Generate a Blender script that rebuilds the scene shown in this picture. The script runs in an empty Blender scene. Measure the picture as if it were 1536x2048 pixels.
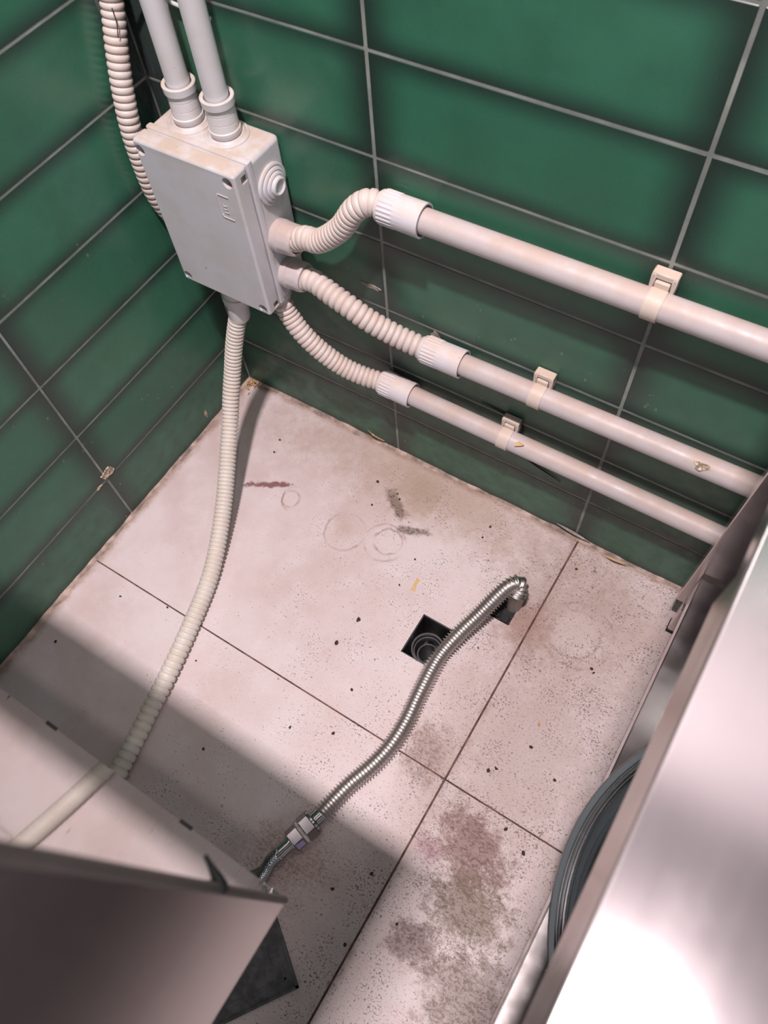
import bpy, bmesh, math, random
from mathutils import Vector, Matrix

random.seed(7)
S = bpy.context.scene
COL = S.collection
PI = math.pi

# ------------------------------------------------------------------ camera
cam_d = bpy.data.cameras.new('camera')
cam = bpy.data.objects.new('camera', cam_d)
COL.objects.link(cam)
RIGHT = (0.84593942, 0.52969769, -0.06169978)
DOWN = (0.44040501, -0.75916445, -0.4792836)
FWD = (-0.3007157, 0.37827199, -0.87548864)
cam.matrix_world = Matrix((
    (RIGHT[0], -DOWN[0], -FWD[0], 0.65136878),
    (RIGHT[1], -DOWN[1], -FWD[1], -0.51602899),
    (RIGHT[2], -DOWN[2], -FWD[2], 0.95958213),
    (0, 0, 0, 1)))
cam_d.sensor_fit = 'VERTICAL'
cam_d.sensor_height = 36.0
cam_d.lens = 26.555
cam_d.clip_start = 0.01
cam_d.dof.use_dof = True
cam_d.dof.focus_distance = 0.92
cam_d.dof.aperture_fstop = 12.0
S.camera = cam

# ------------------------------------------------------------------ light
w = bpy.data.worlds.new('world')
S.world = w
w.use_nodes = True
w.node_tree.nodes['Background'].inputs[0].default_value = (0.90, 0.94, 1.0, 1)
w.node_tree.nodes['Background'].inputs[1].default_value = 0.40


def area(name, loc, rot, sx, sy, power, color):
    l = bpy.data.lights.new(name, 'AREA')
    l.shape = 'RECTANGLE'
    l.size = sx
    l.size_y = sy
    l.energy = power
    l.color = color
    o = bpy.data.objects.new(name, l)
    COL.objects.link(o)
    o.location = loc
    o.rotation_euler = rot
    return o


area('ceiling_lamp_light', (0.55, -0.66, 2.38), (0, 0, 0), 0.14, 0.05, 55, (1.0, 0.87, 0.885))
area('ceiling_lamp_light', (1.05, -0.52, 2.38), (0, 0, 0), 0.14, 0.05, 5.5, (1.0, 0.87, 0.885))

S.view_settings.view_transform = 'Standard'
S.view_settings.look = 'None'
S.view_settings.gamma = 1.0
S.view_settings.use_curve_mapping = False
S.view_settings.exposure = 0.12


# ------------------------------------------------------------------ node helper
class NT:
    def __init__(self, name):
        self.m = bpy.data.materials.new(name)
        self.m.use_nodes = True
        self.t = self.m.node_tree
        self.b = self.t.nodes['Principled BSDF']

    def n(self, typ, **kw):
        x = self.t.nodes.new(typ)
        for k, v in kw.items():
            setattr(x, k, v)
        return x

    def put(self, sock, v):
        if isinstance(v, bpy.types.NodeSocket):
            self.t.links.new(v, sock)
        elif isinstance(v, (tuple, list)) and sock.type == 'RGBA' and len(v) == 3:
            sock.default_value = (*v, 1)
        else:
            sock.default_value = v

    def math(self, op, a, b=None, c=None, clamp=False):
        x = self.n('ShaderNodeMath', operation=op, use_clamp=clamp)
        self.put(x.inputs[0], a)
        if b is not None:
            self.put(x.inputs[1], b)
        if c is not None:
            self.put(x.inputs[2], c)
        return x.outputs[0]

    def vmath(self, op, a, b=None, out=0):
        x = self.n('ShaderNodeVectorMath', operation=op)
        self.put(x.inputs[0], a)
        if b is not None:
            self.put(x.inputs[1], b)
        return x.outputs[out]

    def pos(self):
        return self.n('ShaderNodeNewGeometry').outputs['Position']

    def normal(self):
        return self.n('ShaderNodeNewGeometry').outputs['Normal']

    def sep(self, v):
        x = self.n('ShaderNodeSeparateXYZ')
        self.put(x.inputs[0], v)
        return x.outputs

    def noise(self, vec, scale, detail=3, rough=0.55, dist=0):
        x = self.n('ShaderNodeTexNoise')
        self.put(x.inputs['Vector'], vec)
        x.inputs['Scale'].default_value = scale
        x.inputs['Detail'].default_value = detail
        x.inputs['Roughness'].default_value = rough
        x.inputs['Distortion'].default_value = dist
        return x.outputs[0]

    def voro(self, vec, scale, feature='F1', rnd=1.0):
        x = self.n('ShaderNodeTexVoronoi', feature=feature)
        self.put(x.inputs['Vector'], vec)
        x.inputs['Scale'].default_value = scale
        x.inputs['Randomness'].default_value = rnd
        return x.outputs

    def step(self, v, a, b, lo=0.0, hi=1.0):
        x = self.n('ShaderNodeMapRange', interpolation_type='SMOOTHSTEP')
        self.put(x.inputs[0], v)
        for i, q in enumerate((a, b, lo, hi)):
            self.put(x.inputs[i + 1], q)
        return x.outputs[0]

    def mix(self, f, a, b, mode='MIX'):
        x = self.n('ShaderNodeMix', data_type='RGBA', blend_type=mode)
        self.put(x.inputs[0], f)
        self.put(x.inputs[6], a)
        self.put(x.inputs[7], b)
        return x.outputs[2]

    def scalev(self, v, s):
        x = self.n('ShaderNodeMapping')
        self.put(x.inputs[0], v)
        x.inputs['Scale'].default_value = s
        return x.outputs[0]

    def bump(self, h, strength, dist=0.002):
        x = self.n('ShaderNodeBump')
        self.put(x.inputs['Height'], h)
        x.inputs['Strength'].default_value = strength
        x.inputs['Distance'].default_value = dist
        self.t.links.new(x.outputs[0], self.b.inputs['Normal'])

    def out(self, col=None, rough=None, metal=None, spec=None, coat=None):
        if col is not None:
            self.put(self.b.inputs['Base Color'], col)
        if rough is not None:
            self.put(self.b.inputs['Roughness'], rough)
        if metal is not None:
            self.put(self.b.inputs['Metallic'], metal)
        if spec is not None:
            self.put(self.b.inputs['Specular IOR Level'], spec)
        if coat is not None:
            self.put(self.b.inputs['Coat Weight'], coat)
        return self.m


def lin(r, g, b):
    f = lambda c: ((c / 255 + 0.055) / 1.055) ** 2.4 if c > 10 else c / 255 / 12.92
    return (f(r), f(g), f(b))


# ------------------------------------------------------------------ materials
def mat_simple(name, col, rough=0.5, metal=0.0, nscale=40, namp=0.12, spec=0.5):
    k = NT(name)
    n = k.noise(k.pos(), nscale, 4)
    c = k.mix(k.step(n, 0.35, 0.7), tuple(x * (1 - namp) for x in col), tuple(min(1, x * (1 + namp)) for x in col))
    return k.out(c, rough, metal, spec)


def mat_plastic(name, col, dust=(0.58, 0.42, 0.31), amount=0.7, rough=0.38):
    """white electrical plastic; dust settles on faces that look up"""
    k = NT(name)
    p = k.pos()
    n = k.noise(p, 34, 5, 0.6)
    n2 = k.noise(p, 190, 3, 0.6)
    up = k.step(k.sep(k.normal())[2], 0.3, 0.92)
    base = k.mix(k.step(n, 0.4, 0.66), col, tuple(c * f for c, f in zip(col, (0.96, 0.93, 0.90))))
    d = k.math('MULTIPLY', up, k.step(n, 0.3, 0.62, 0.35, 1.0))
    d = k.math('MULTIPLY', d, amount)
    c = k.mix(d, base, dust)
    spots = k.math('MULTIPLY', k.step(n2, 0.68, 0.74), k.step(n, 0.5, 0.62, 0.0, 0.55))
    c = k.mix(spots, c, (0.22, 0.15, 0.11))
    k.bump(n2, 0.06, 0.001)
    return k.out(c, k.math('ADD', rough, k.math('MULTIPLY', d, 0.35)), 0.0, 0.45)


def mat_wall_tile():
    k = NT('green_glazed_tile')
    uv = k.n('ShaderNodeUVMap').outputs[0]
    s = k.sep(uv)                     # metres from the edges of a whole tile
    W, H = 0.2882, 0.0975
    dx = k.math('MINIMUM', s[0], k.math('SUBTRACT', W, s[0]))
    dy = k.math('MINIMUM', s[1], k.math('SUBTRACT', H, s[1]))
    rnd = k.n('ShaderNodeObjectInfo').outputs['Random']
    p = k.pos()
    n = k.noise(p, 11, 4, 0.6)
    nf = k.noise(p, 55, 4, 0.6)
    wob = k.math('MULTIPLY', k.math('SUBTRACT', n, 0.5), 0.014)
    ex = k.step(k.math('ADD', dx, wob), -0.006, 0.040)
    ey = k.step(k.math('ADD', dy, wob), -0.006, 0.022)
    e = k.math('MULTIPLY', ex, ey)
    g1 = k.mix(rnd, (0.036, 0.156, 0.094), (0.047, 0.184, 0.112))
    green = k.mix(k.step(n, 0.35, 0.7), g1, (0.036, 0.138, 0.084))
    c = k.mix(e, (0.020, 0.036, 0.030), green)
    # dust and splashes low on the wall
    z = k.sep(p)[2]
    low = k.math('MULTIPLY', k.step(z, 0.56, 0.05, 0.0, 1.0), k.step(nf, 0.3, 0.75, 0.22, 0.55))
    onback = k.step(k.sep(p)[0], 0.004, 0.02)
    low = k.math('MULTIPLY', low, k.math('MAXIMUM', onback, k.step(z, 0.22, 0.06, 0.15, 0.9)))
    c = k.mix(low, c, (0.066, 0.074, 0.068))
    v = k.voro(k.scalev(p, (1, 1, 0.6)), 95)
    sp = k.math('MULTIPLY', k.step(v[0], 0.17, 0.09), k.step(n, 0.53, 0.62))
    sp = k.math('MULTIPLY', sp, k.step(z, 0.52, 0.42, 0, 0.35))
    c = k.mix(sp, c, (0.32, 0.34, 0.32))
    # streaked grime in the corner beside the pipes
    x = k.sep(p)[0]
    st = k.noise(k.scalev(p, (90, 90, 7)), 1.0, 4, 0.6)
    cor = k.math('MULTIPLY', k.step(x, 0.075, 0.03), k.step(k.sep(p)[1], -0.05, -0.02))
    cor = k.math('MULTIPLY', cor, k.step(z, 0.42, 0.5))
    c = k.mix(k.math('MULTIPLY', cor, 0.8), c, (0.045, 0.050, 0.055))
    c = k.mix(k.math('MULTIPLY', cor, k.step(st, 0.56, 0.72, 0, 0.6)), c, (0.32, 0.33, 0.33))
    r = k.math('ADD', 0.20, k.math('MULTIPLY', nf, 0.14))
    r = k.math('ADD', r, k.math('MULTIPLY', low, 0.5))
    k.bump(nf, 0.04, 0.001)
    return k.out(c, r, 0.0, 0.5)


def mat_floor():
    k = NT('stained_floor_tile')
    p = k.pos()
    n1 = k.noise(p, 4.5, 5, 0.62)
    n2 = k.noise(p, 22, 5, 0.65)
    n3 = k.noise(p, 130, 4, 0.7)
    warp = k.noise(p, 38, 5, 0.75)
    fine = k.noise(p, 95, 5, 0.8)
    wmix = k.math('ADD', k.math('MULTIPLY', warp, 0.55), k.math('MULTIPLY', fine, 0.45))
    c = k.mix(k.step(n1, 0.35, 0.68), (0.620, 0.545, 0.540), (0.530, 0.430, 0.410))
    c = k.mix(k.step(n2, 0.42, 0.72, 0, 0.5), c, (0.660, 0.600, 0.600))
    s = k.sep(p)

    def blob(cx, cy, rx, ry, a=0.0, soft=0.5, amp=1.3):
        q = k.vmath('SUBTRACT', p, (cx, cy, 0.0))
        ro = k.n('ShaderNodeVectorRotate', rotation_type='Z_AXIS')
        k.put(ro.inputs['Vector'], q)
        ro.inputs['Angle'].default_value = -a
        q = k.vmath('MULTIPLY', ro.outputs[0], (1 / rx, 1 / ry, 0))
        d = k.vmath('LENGTH', q, out=1)
        d = k.math('ADD', d, k.math('MULTIPLY', k.math('SUBTRACT', wmix, 0.5), amp * 2.0))
        return k.step(d, 1.0 + soft * 0.3, 1.0 - soft)

    fl = k.noise(k.scalev(p, (1, 1.25, 1)), 380, 3, 0.7, 0.6)
    brk = k.step(k.math('ADD', k.math('MULTIPLY', k.noise(k.scalev(p, (1, 1.7, 1)), 170, 4, 0.75, 0.5), 0.7), k.math('MULTIPLY', fine, 0.35)), 0.515, 0.57, 0.0, 1.0)

    def stain(c, b, col, amt, br=False):
        if br:
            c = k.mix(k.math('MULTIPLY', b, amt * 0.78), c, col)
            b = k.math('MULTIPLY', b, brk)
            col = tuple(q * 0.7 for q in col)
        return k.mix(k.math('MULTIPLY', b, amt), c, col)

    # broad tints
    c = stain(c, blob(0.36, -0.03, 0.33, 0.075, 0.0, 0.9), (0.37, 0.265, 0.195), 0.62)
    c = stain(c, blob(0.62, -0.10, 0.13, 0.11, 0, 0.9), (0.33, 0.25, 0.20), 0.5)
    c = stain(c, blob(0.65, -0.30, 0.13, 0.20, 0, 0.9), (0.38, 0.29, 0.26), 0.62)
    c = stain(c, blob(0.575, -0.15, 0.045, 0.055, 0.4, 0.9), (0.26, 0.14, 0.10), 0.6)
    c = stain(c, blob(0.352, -0.045, 0.035, 0.05, 0.3, 0.9), (0.34, 0.26, 0.18), 0.5)
    c = stain(c, blob(0.286, -0.15, 0.022, 0.022, 0, 0.9), (0.42, 0.28, 0.22), 0.6)
    # big brown stains beyond the joint
    c = stain(c, blob(0.648, -0.43, 0.060, 0.040, -0.5, 0.6, 1.8), (0.175, 0.078, 0.064), 0.97, True)
    c = stain(c, blob(0.672, -0.485, 0.050, 0.045, 0.3, 0.6, 1.9), (0.150, 0.098, 0.058), 0.97, True)
    c = stain(c, blob(0.640, -0.545, 0.035, 0.024, 0.0, 0.6, 1.9), (0.14, 0.080, 0.070), 0.9500000000000001, True)
    c = stain(c, blob(0.71, -0.56, 0.05, 0.05, 0.0, 0.6, 1.9), (0.20, 0.14, 0.11), 0.85, True)
    c = stain(c, blob(0.600, -0.452, 0.022, 0.016, -0.5, 0.8, 1.4), (0.30, 0.15, 0.17), 0.85, True)
    c = stain(c, blob(0.545, -0.36, 0.035, 0.05, 0.5, 0.9, 1.6), (0.27, 0.16, 0.13), 0.75, True)
    c = stain(c, blob(0.47, -0.55, 0.07, 0.05, 0.5, 0.9, 1.6), (0.30, 0.21, 0.18), 0.65, True)
    # red-brown smear by the conduit
    c = stain(c, blob(0.147, -0.149, 0.036, 0.0055, 0.50, 0.5, 2.6), (0.15, 0.040, 0.040), 0.85)
    c = stain(c, blob(0.330, -0.082, 0.028, 0.010, -0.6, 0.6, 1.9), (0.15, 0.10, 0.065), 0.9, True)
    c = stain(c, blob(0.372, -0.108, 0.026, 0.008, 0.35, 0.6, 2.4), (0.13, 0.09, 0.065), 0.85, True)
    # faint feet marks
    for cx, cy, r in ((0.196, -0.149, 0.021), (0.190, -0.152, 0.014), (0.349, -0.1425, 0.030),
                      (0.352, -0.139, 0.021), (0.636, -0.131, 0.034), (0.640, -0.13, 0.046), (0.29, -0.157, 0.03)):
        q = k.vmath('MULTIPLY', k.vmath('SUBTRACT', p, (cx, cy, 0)), (1, 1, 0))
        d = k.vmath('LENGTH', q, out=1)
        d = k.math('ADD', d, k.math('ADD', k.math('MULTIPLY', k.math('SUBTRACT', n2, 0.5), 0.014), k.math('MULTIPLY', k.math('SUBTRACT', warp, 0.5), 0.006)))
        ring = k.step(k.math('ABSOLUTE', k.math('SUBTRACT', d, r)), 0.0026, 0.0004)
        ring = k.math('MULTIPLY', ring, k.step(n2, 0.42, 0.60))
        c = stain(c, k.step(d, r * 0.95, r * 0.6), (0.60, 0.52, 0.50), 0.25)
        c = stain(c, ring, (0.24, 0.15, 0.11), 0.5)
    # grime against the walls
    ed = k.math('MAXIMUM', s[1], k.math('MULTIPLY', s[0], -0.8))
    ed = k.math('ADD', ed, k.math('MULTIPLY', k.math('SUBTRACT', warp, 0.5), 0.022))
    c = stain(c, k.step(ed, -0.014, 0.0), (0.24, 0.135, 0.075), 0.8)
    # grime beside the joints
    jx = k.math('ABSOLUTE', k.math('SUBTRACT', s[0], 0.5814))
    c = stain(c, k.math('MULTIPLY', k.step(jx, 0.012, 0.001), k.step(warp, 0.45, 0.7)), (0.22, 0.12, 0.10), 0.6)
    # flecks of dirt: many small marks, denser to the right
    dens = k.step(k.math('ADD', s[0], k.math('MULTIPLY', n1, 0.7)), 0.42, 1.05, 0.0, 1.0)
    dens = k.math('ADD', k.math('MULTIPLY', dens, 0.8), k.math('MULTIPLY', k.step(n2, 0.42, 0.66), 0.65))
    dens = k.math('MULTIPLY', dens, k.step(s[0], 0.02, 0.30, 0.35, 1.0))
    thr = k.math('SUBTRACT', 0.690, k.math('MULTIPLY', dens, 0.105))
    c = stain(c, k.step(k.math('SUBTRACT', fl, thr), 0.0, 0.03), (0.155, 0.078, 0.066), 0.85)
    fl2 = k.noise(p, 115, 4, 0.75, 0.9)
    thr2 = k.math('SUBTRACT', 0.745, k.math('MULTIPLY', dens, 0.085))
    c = stain(c, k.step(k.math('SUBTRACT', fl2, thr2), 0.0, 0.02), (0.105, 0.050, 0.044), 0.8)
    k.bump(k.math('ADD', n3, k.math('MULTIPLY', fl, 0.7)), 0.22, 0.0016)
    r = k.math('ADD', 0.40, k.math('MULTIPLY', n2, 0.22))
    return k.out(c, r, 0.0, 0.4)


def mat_steel(name, col, rough, streak=(1, 1, 1), amp=0.08, blotch=0.0):
    k = NT(name)
    p = k.pos()
    n = k.noise(k.scalev(p, streak), 1.0, 4, 0.6)
    b = k.noise(p, 14, 4, 0.6)
    c = k.mix(k.step(b, 0.4, 0.75, 0, 0.3), col, tuple(x * 0.75 for x in col))
    r = k.math('ADD', rough, k.math('MULTIPLY', k.math('SUBTRACT', n, 0.5), amp))
    r = k.math('ADD', r, k.math('MULTIPLY', k.step(b, 0.45, 0.7), blotch))
    return k.out(c, r, 1.0)


M = {}
M['tile'] = mat_wall_tile()
M['floor'] = mat_floor()
M['wall_grout'] = mat_simple('wall_grout', (0.25, 0.275, 0.25), 0.85, nscale=25, namp=0.25)
M['floor_grout'] = mat_simple('floor_grout', (0.120, 0.062, 0.050), 0.8, nscale=60, namp=0.5)
M['plaster'] = mat_simple('added_band_plaster', (0.42, 0.41, 0.41), 0.9)
M['caulk'] = mat_simple('old_sealant', (0.36, 0.275, 0.235), 0.8, nscale=45, namp=0.45)
M['box'] = mat_plastic('box_plastic', (0.64, 0.64, 0.68), (0.50, 0.405, 0.33), 0.95, 0.32)
M['pvc'] = mat_plastic('pvc_pipe', (0.54, 0.495, 0.505), (0.48, 0.36, 0.30), 0.7, 0.3)
M['pvc_grey'] = mat_plastic('pvc_pipe_grey', (0.68, 0.67, 0.69), (0.56, 0.45, 0.36), 0.8, 0.3)
M['sleeve'] = mat_plastic('white_sleeve', (0.66, 0.64, 0.69), (0.64, 0.50, 0.40), 0.65, 0.4)
M['corr'] = mat_plastic('corrugated_plastic', (0.64, 0.56, 0.53), (0.58, 0.44, 0.34), 0.4, 0.42)
M['corr_grey'] = mat_plastic('corrugated_grey', (0.66, 0.62, 0.57), (0.60, 0.50, 0.40), 0.3, 0.42)
M['strap'] = mat_plastic('beige_clip', (0.62, 0.54, 0.48), (0.55, 0.40, 0.30), 0.5, 0.35)
M['rubber'] = mat_simple('black_rubber', (0.010, 0.010, 0.011), 0.7, nscale=90, namp=0.4)
M['hole'] = mat_simple('drain_plastic', (0.020, 0.019, 0.022), 0.35, nscale=60, namp=0.3)
M['hole_ring'] = mat_simple('drain_ring', (0.055, 0.055, 0.062), 0.35, nscale=90, namp=0.3)
M['hose'] = mat_steel('corrugated_steel', (0.58, 0.55, 0.53), 0.40, (40, 40, 40), 0.1)
M['chrome'] = mat_steel('chrome', (0.42, 0.41, 0.41), 0.12, (30, 30, 30), 0.06)
M['braid'] = mat_steel('braid_steel', (0.34, 0.34, 0.35), 0.20, (60, 60, 60), 0.1)
M['mirror'] = mat_steel('polished_steel', (0.56, 0.535, 0.515), 0.045, (3, 3, 200), 0.02)
M['side_steel'] = mat_steel('side_steel', (0.45, 0.41, 0.395), 0.20, (3, 3, 120), 0.03, 0.03)
M['top_steel'] = mat_steel('brushed_steel', (0.62, 0.565, 0.58), 0.165, (60, 3, 3), 0.04, 0.03)
M['frame_steel'] = mat_steel('frame_steel', (0.58, 0.54, 0.53), 0.20, (6, 60, 6), 0.1, 0.1)
M['dark_steel'] = mat_simple('dark_edge_sealant', (0.105, 0.088, 0.080), 0.55)
M['galv'] = mat_steel('basin_steel', (0.36, 0.365, 0.37), 0.26, (30, 30, 30), 0.1)
M['plate'] = mat_simple('dark_grey_plate', (0.075, 0.075, 0.080), 0.55, nscale=70, namp=0.4)
M['crumb'] = mat_simple('dark_crumb', (0.040, 0.022, 0.018), 0.8)
M['flake'] = mat_simple('yellow_flake', (0.62, 0.40, 0.18), 0.7)
M['orange'] = mat_simple('orange_bit', (0.55, 0.24, 0.06), 0.7)
M['straw'] = mat_simple('straw_debris', (0.52, 0.33, 0.17), 0.8, nscale=150, namp=0.5)
M['chip'] = mat_simple('bare_plaster', (0.50, 0.40, 0.29), 0.9, nscale=260, namp=0.6)
M['sliver'] = mat_simple('grey_sliver', (0.33, 0.29, 0.25), 0.8, nscale=120, namp=0.3)
M['black'] = mat_simple('black_cable', (0.008, 0.008, 0.009), 0.5)
M['tape'] = mat_simple('thread_tape', (0.72, 0.66, 0.62), 0.7, nscale=200, namp=0.2)
M['lilac'] = mat_simple('lilac_reflection', (0.44, 0.38, 0.66), 0.5)  # tint of the reflection painted on the second nut
M['zip'] = mat_plastic('pale_strap', (0.62, 0.63, 0.64), (0.6, 0.55, 0.5), 0.3, 0.4)
M['grey_tube'] = mat_plastic('grey_stub', (0.34, 0.31, 0.29), (0.40, 0.32, 0.27), 0.4, 0.4)


# ------------------------------------------------------------------ object helpers
def finish(name, me, mat, parent=None, smooth=40):
    if mat is not None:
        me.materials.append(mat)
    if smooth:
        for f in me.polygons:
            f.use_smooth = True
        me.set_sharp_from_angle(angle=math.radians(smooth))
    o = bpy.data.objects.new(name, me)
    COL.objects.link(o)
    if parent is not None:
        o.parent = parent
        o.matrix_parent_inverse = world_of(parent).inverted()
    return o


def world_of(o):
    m = o.matrix_basis.copy()
    if o.parent:
        m = world_of(o.parent) @ o.matrix_parent_inverse @ m
    return m


def from_bm(name, bm, mat, parent=None, smooth=40):
    bmesh.ops.recalc_face_normals(bm, faces=bm.faces)
    me = bpy.data.meshes.new(name)
    bm.to_mesh(me)
    bm.free()
    return finish(name, me, mat, parent, smooth)


def empty(name, loc):
    o = bpy.data.objects.new(name, None)
    o.empty_display_size = 0.03
    o.location = loc
    COL.objects.link(o)
    return o


def tag(o, label, cat, group=None, kind=None):
    o['label'] = label
    o['category'] = cat
    if group:
        o['group'] = group
    if kind:
        o['kind'] = kind
    return o


def struct(o):
    o['kind'] = 'structure'
    return o


def bm_box(bm, lo, hi, bevel=0.0, seg=1, mtx=None):
    r = bmesh.ops.create_cube(bm, size=1.0)
    vs = r['verts']
    for v in vs:
        v.co = Vector([lo[i] + (v.co[i] + 0.5) * (hi[i] - lo[i]) for i in range(3)])
    if bevel:
        es = list({e for v in vs for e in v.link_edges})
        rr = bmesh.ops.bevel(bm, geom=es, offset=bevel, segments=seg, profile=0.5, affect='EDGES')
        vs = list({v for f in rr['faces'] for v in f.verts} | {v for v in vs if v.is_valid})
    if mtx is not None:
        for v in vs:
            v.co = mtx @ v.co
    return vs


def weighted(o):
    md = o.modifiers.new('flat faces', 'WEIGHTED_NORMAL')
    md.mode = 'FACE_AREA'
    md.weight = 100
    md.keep_sharp = True


def box(name, lo, hi, mat, parent=None, bevel=0.0, seg=2, mtx=None):
    bm = bmesh.new()
    bm_box(bm, lo, hi, bevel, seg, mtx)
    o = from_bm(name, bm, mat, parent)
    if bevel:
        weighted(o)
    return o


def frame_from(axis):
    a = Vector(axis).normalized()
    t = Vector((0, 0, 1)) if abs(a.z) < 0.9 else Vector((1, 0, 0))
    u = a.cross(t).normalized()
    v = a.cross(u).normalized()
    return a, u, v


def lathe_mesh(name, origin, axis, profile, seg=32, closed_ends=True, rfun=None, ring=False):
    """profile: list of (distance along axis, radius)"""
    a, u, v = frame_from(axis)
    o = Vector(origin)
    verts, faces = [], []
    for (d, r) in profile:
        for i in range(seg):
            t = 2 * PI * i / seg
            rr = r + (rfun(d, i, seg) if rfun else 0)
            verts.append(o + a * d + (u * math.cos(t) + v * math.sin(t)) * rr)
    n = len(profile)
    rng = range(n) if ring else range(n - 1)
    for j in rng:
        j2 = (j + 1) % n
        for i in range(seg):
            i2 = (i + 1) % seg
            faces.append((j * seg + i, j * seg + i2, j2 * seg + i2, j2 * seg + i))
    if closed_ends and not ring:
        faces.append(tuple(range(seg - 1, -1, -1)))
        faces.append(tuple((n - 1) * seg + i for i in range(seg)))
    me = bpy.data.meshes.new(name)
    me.from_pydata([tuple(x) for x in verts], [], faces)
    bm = bmesh.new()
    bm.from_mesh(me)
    bmesh.ops.recalc_face_normals(bm, faces=bm.faces)
    bm.to_mesh(me)
    bm.free()
    return me


def lathe(name, origin, axis, profile, mat, parent=None, seg=32, smooth=35, **kw):
    return finish(name, lathe_mesh(name, origin, axis, profile, seg, **kw), mat, parent, smooth)


def spline(pts, n=24):
    """Catmull-Rom through the points"""
    P = [Vector(p) for p in pts]
    P = [P[0] * 2 - P[1]] + P + [P[-1] * 2 - P[-2]]
    out = []
    for i in range(1, len(P) - 2):
        p0, p1, p2, p3 = P[i - 1:i + 3]
        for j in range(n):
            t = j / n
            out.append(0.5 * ((2 * p1) + (-p0 + p2) * t + (2 * p0 - 5 * p1 + 4 * p2 - p3) * t * t
                              + (-p0 + 3 * p1 - 3 * p2 + p3) * t ** 3))
    out.append(P[-2].copy())
    return out


def sweep(name, pts, step_fn, mat, parent=None, seg=16, smooth=60, caps=True, afun=None):
    """step_fn(total_length) -> list of (arc position, radius)"""
    L = [0.0]
    for a, b in zip(pts, pts[1:]):
        L.append(L[-1] + (b - a).length)
    rings = step_fn(L[-1])
    verts, faces = [], []
    k = 0
    tan0 = (pts[1] - pts[0]).normalized()
    _, u, _ = frame_from(tan0)
    for ri, (s, r) in enumerate(rings):
        s = min(max(s, 0), L[-1] - 1e-7)
        while k < len(L) - 2 and L[k + 1] < s:
            k += 1
        f = (s - L[k]) / max(1e-9, L[k + 1] - L[k])
        p = pts[k].lerp(pts[k + 1], f)
        ta = (pts[min(k + 1, len(pts) - 1)] - pts[k]).normalized()
        tb = (pts[min(k + 2, len(pts) - 1)] - pts[min(k + 1, len(pts) - 2)]).normalized()
        t = ta.lerp(tb, f).normalized() if tb.length > 0 else ta
        u = (u - t * u.dot(t)).normalized()
        v = t.cross(u)
        for i in range(seg):
            an = 2 * PI * i / seg
            rr = r + (afun(s, an) if afun else 0)
            verts.append(tuple(p + (u * math.cos(an) + v * math.sin(an)) * rr))
        if ri:
            b0, b1 = (ri - 1) * seg, ri * seg
            for i in range(seg):
                i2 = (i + 1) % seg
                faces.append((b0 + i, b0 + i2, b1 + i2, b1 + i))
    if caps:
        faces.append(tuple(range(seg - 1, -1, -1)))
        faces.append(tuple((len(rings) - 1) * seg + i for i in range(seg)))
    me = bpy.data.meshes.new(name)
    me.from_pydata(verts, [], faces)
    return finish(name, me, mat, parent, smooth)


def corr_steps(r, depth, pitch, prof='round'):
    """corrugations; pitch is one number or a list of (fraction, pitch)"""
    shape = {'round': [(0, 0), (0.12, 0.55), (0.3, 0.95), (0.5, 1), (0.7, 0.95), (0.88, 0.55)],
             'fin': [(0, 0), (0.25, 0.12), (0.4, 0.85), (0.5, 1), (0.6, 0.85), (0.75, 0.12)],
             'flat': [(0, 0), (0.08, 0.15), (0.17, 0.85), (0.32, 1), (0.68, 1), (0.83, 0.85), (0.92, 0.15)]}[prof]

    def fn(total):
        out, s = [], 0.0
        while s < total:
            if isinstance(pitch, (int, float)):
                p = pitch
            else:
                fr = s / total
                p = pitch[-1][1]
                for (f0, a), (f1, b) in zip(pitch, pitch[1:]):
                    if f0 <= fr <= f1:
                        p = a + (b - a) * (fr - f0) / (f1 - f0)
                        break
            for q, h in shape:
                if s + q * p <= total:
                    out.append((s + q * p, r - depth * (1 - h)))
            s += p
        return out
    return fn


def plain_steps(r, n=40):
    return lambda L: [(L * i / n, r) for i in range(n + 1)]


def plate_holes(name, x0, x1, y0, y1, z0, z1, holes, mat, parent, bevel=0.0):
    """slab with rectangular holes cut through it"""
    xs = sorted({x0, x1} | {h[i] for h in holes for i in (0, 1)})
    ys = sorted({y0, y1} | {h[i] for h in holes for i in (2, 3)})
    bm = bmesh.new()
    vd = {}

    def V(x, y, z):
        key = (round(x, 6), round(y, 6), z)
        if key not in vd:
            vd[key] = bm.verts.new((x, y, z))
        return vd[key]

    def solid(i, j):
        if i < 0 or j < 0 or i >= len(xs) - 1 or j >= len(ys) - 1:
            return False
        cx, cy = (xs[i] + xs[i + 1]) / 2, (ys[j] + ys[j + 1]) / 2
        return not any(h[0] < cx < h[1] and h[2] < cy < h[3] for h in holes)

    for i in range(len(xs) - 1):
        for j in range(len(ys) - 1):
            if not solid(i, j):
                continue
            a, b, c, d = xs[i], xs[i + 1], ys[j], ys[j + 1]
            bm.faces.new((V(a, c, z1), V(b, c, z1), V(b, d, z1), V(a, d, z1)))
            bm.faces.new((V(a, d, z0), V(b, d, z0), V(b, c, z0), V(a, c, z0)))
            for (ii, jj, p, q) in ((i - 1, j, (a, d), (a, c)), (i + 1, j, (b, c), (b, d)),
                                   (i, j - 1, (a, c), (b, c)), (i, j + 1, (b, d), (a, d))):
                if not solid(ii, jj):
                    bm.faces.new((V(*p, z1), V(*p, z0), V(*q, z0), V(*q, z1)))
    return from_bm(name, bm, mat, parent, smooth=30)


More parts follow.
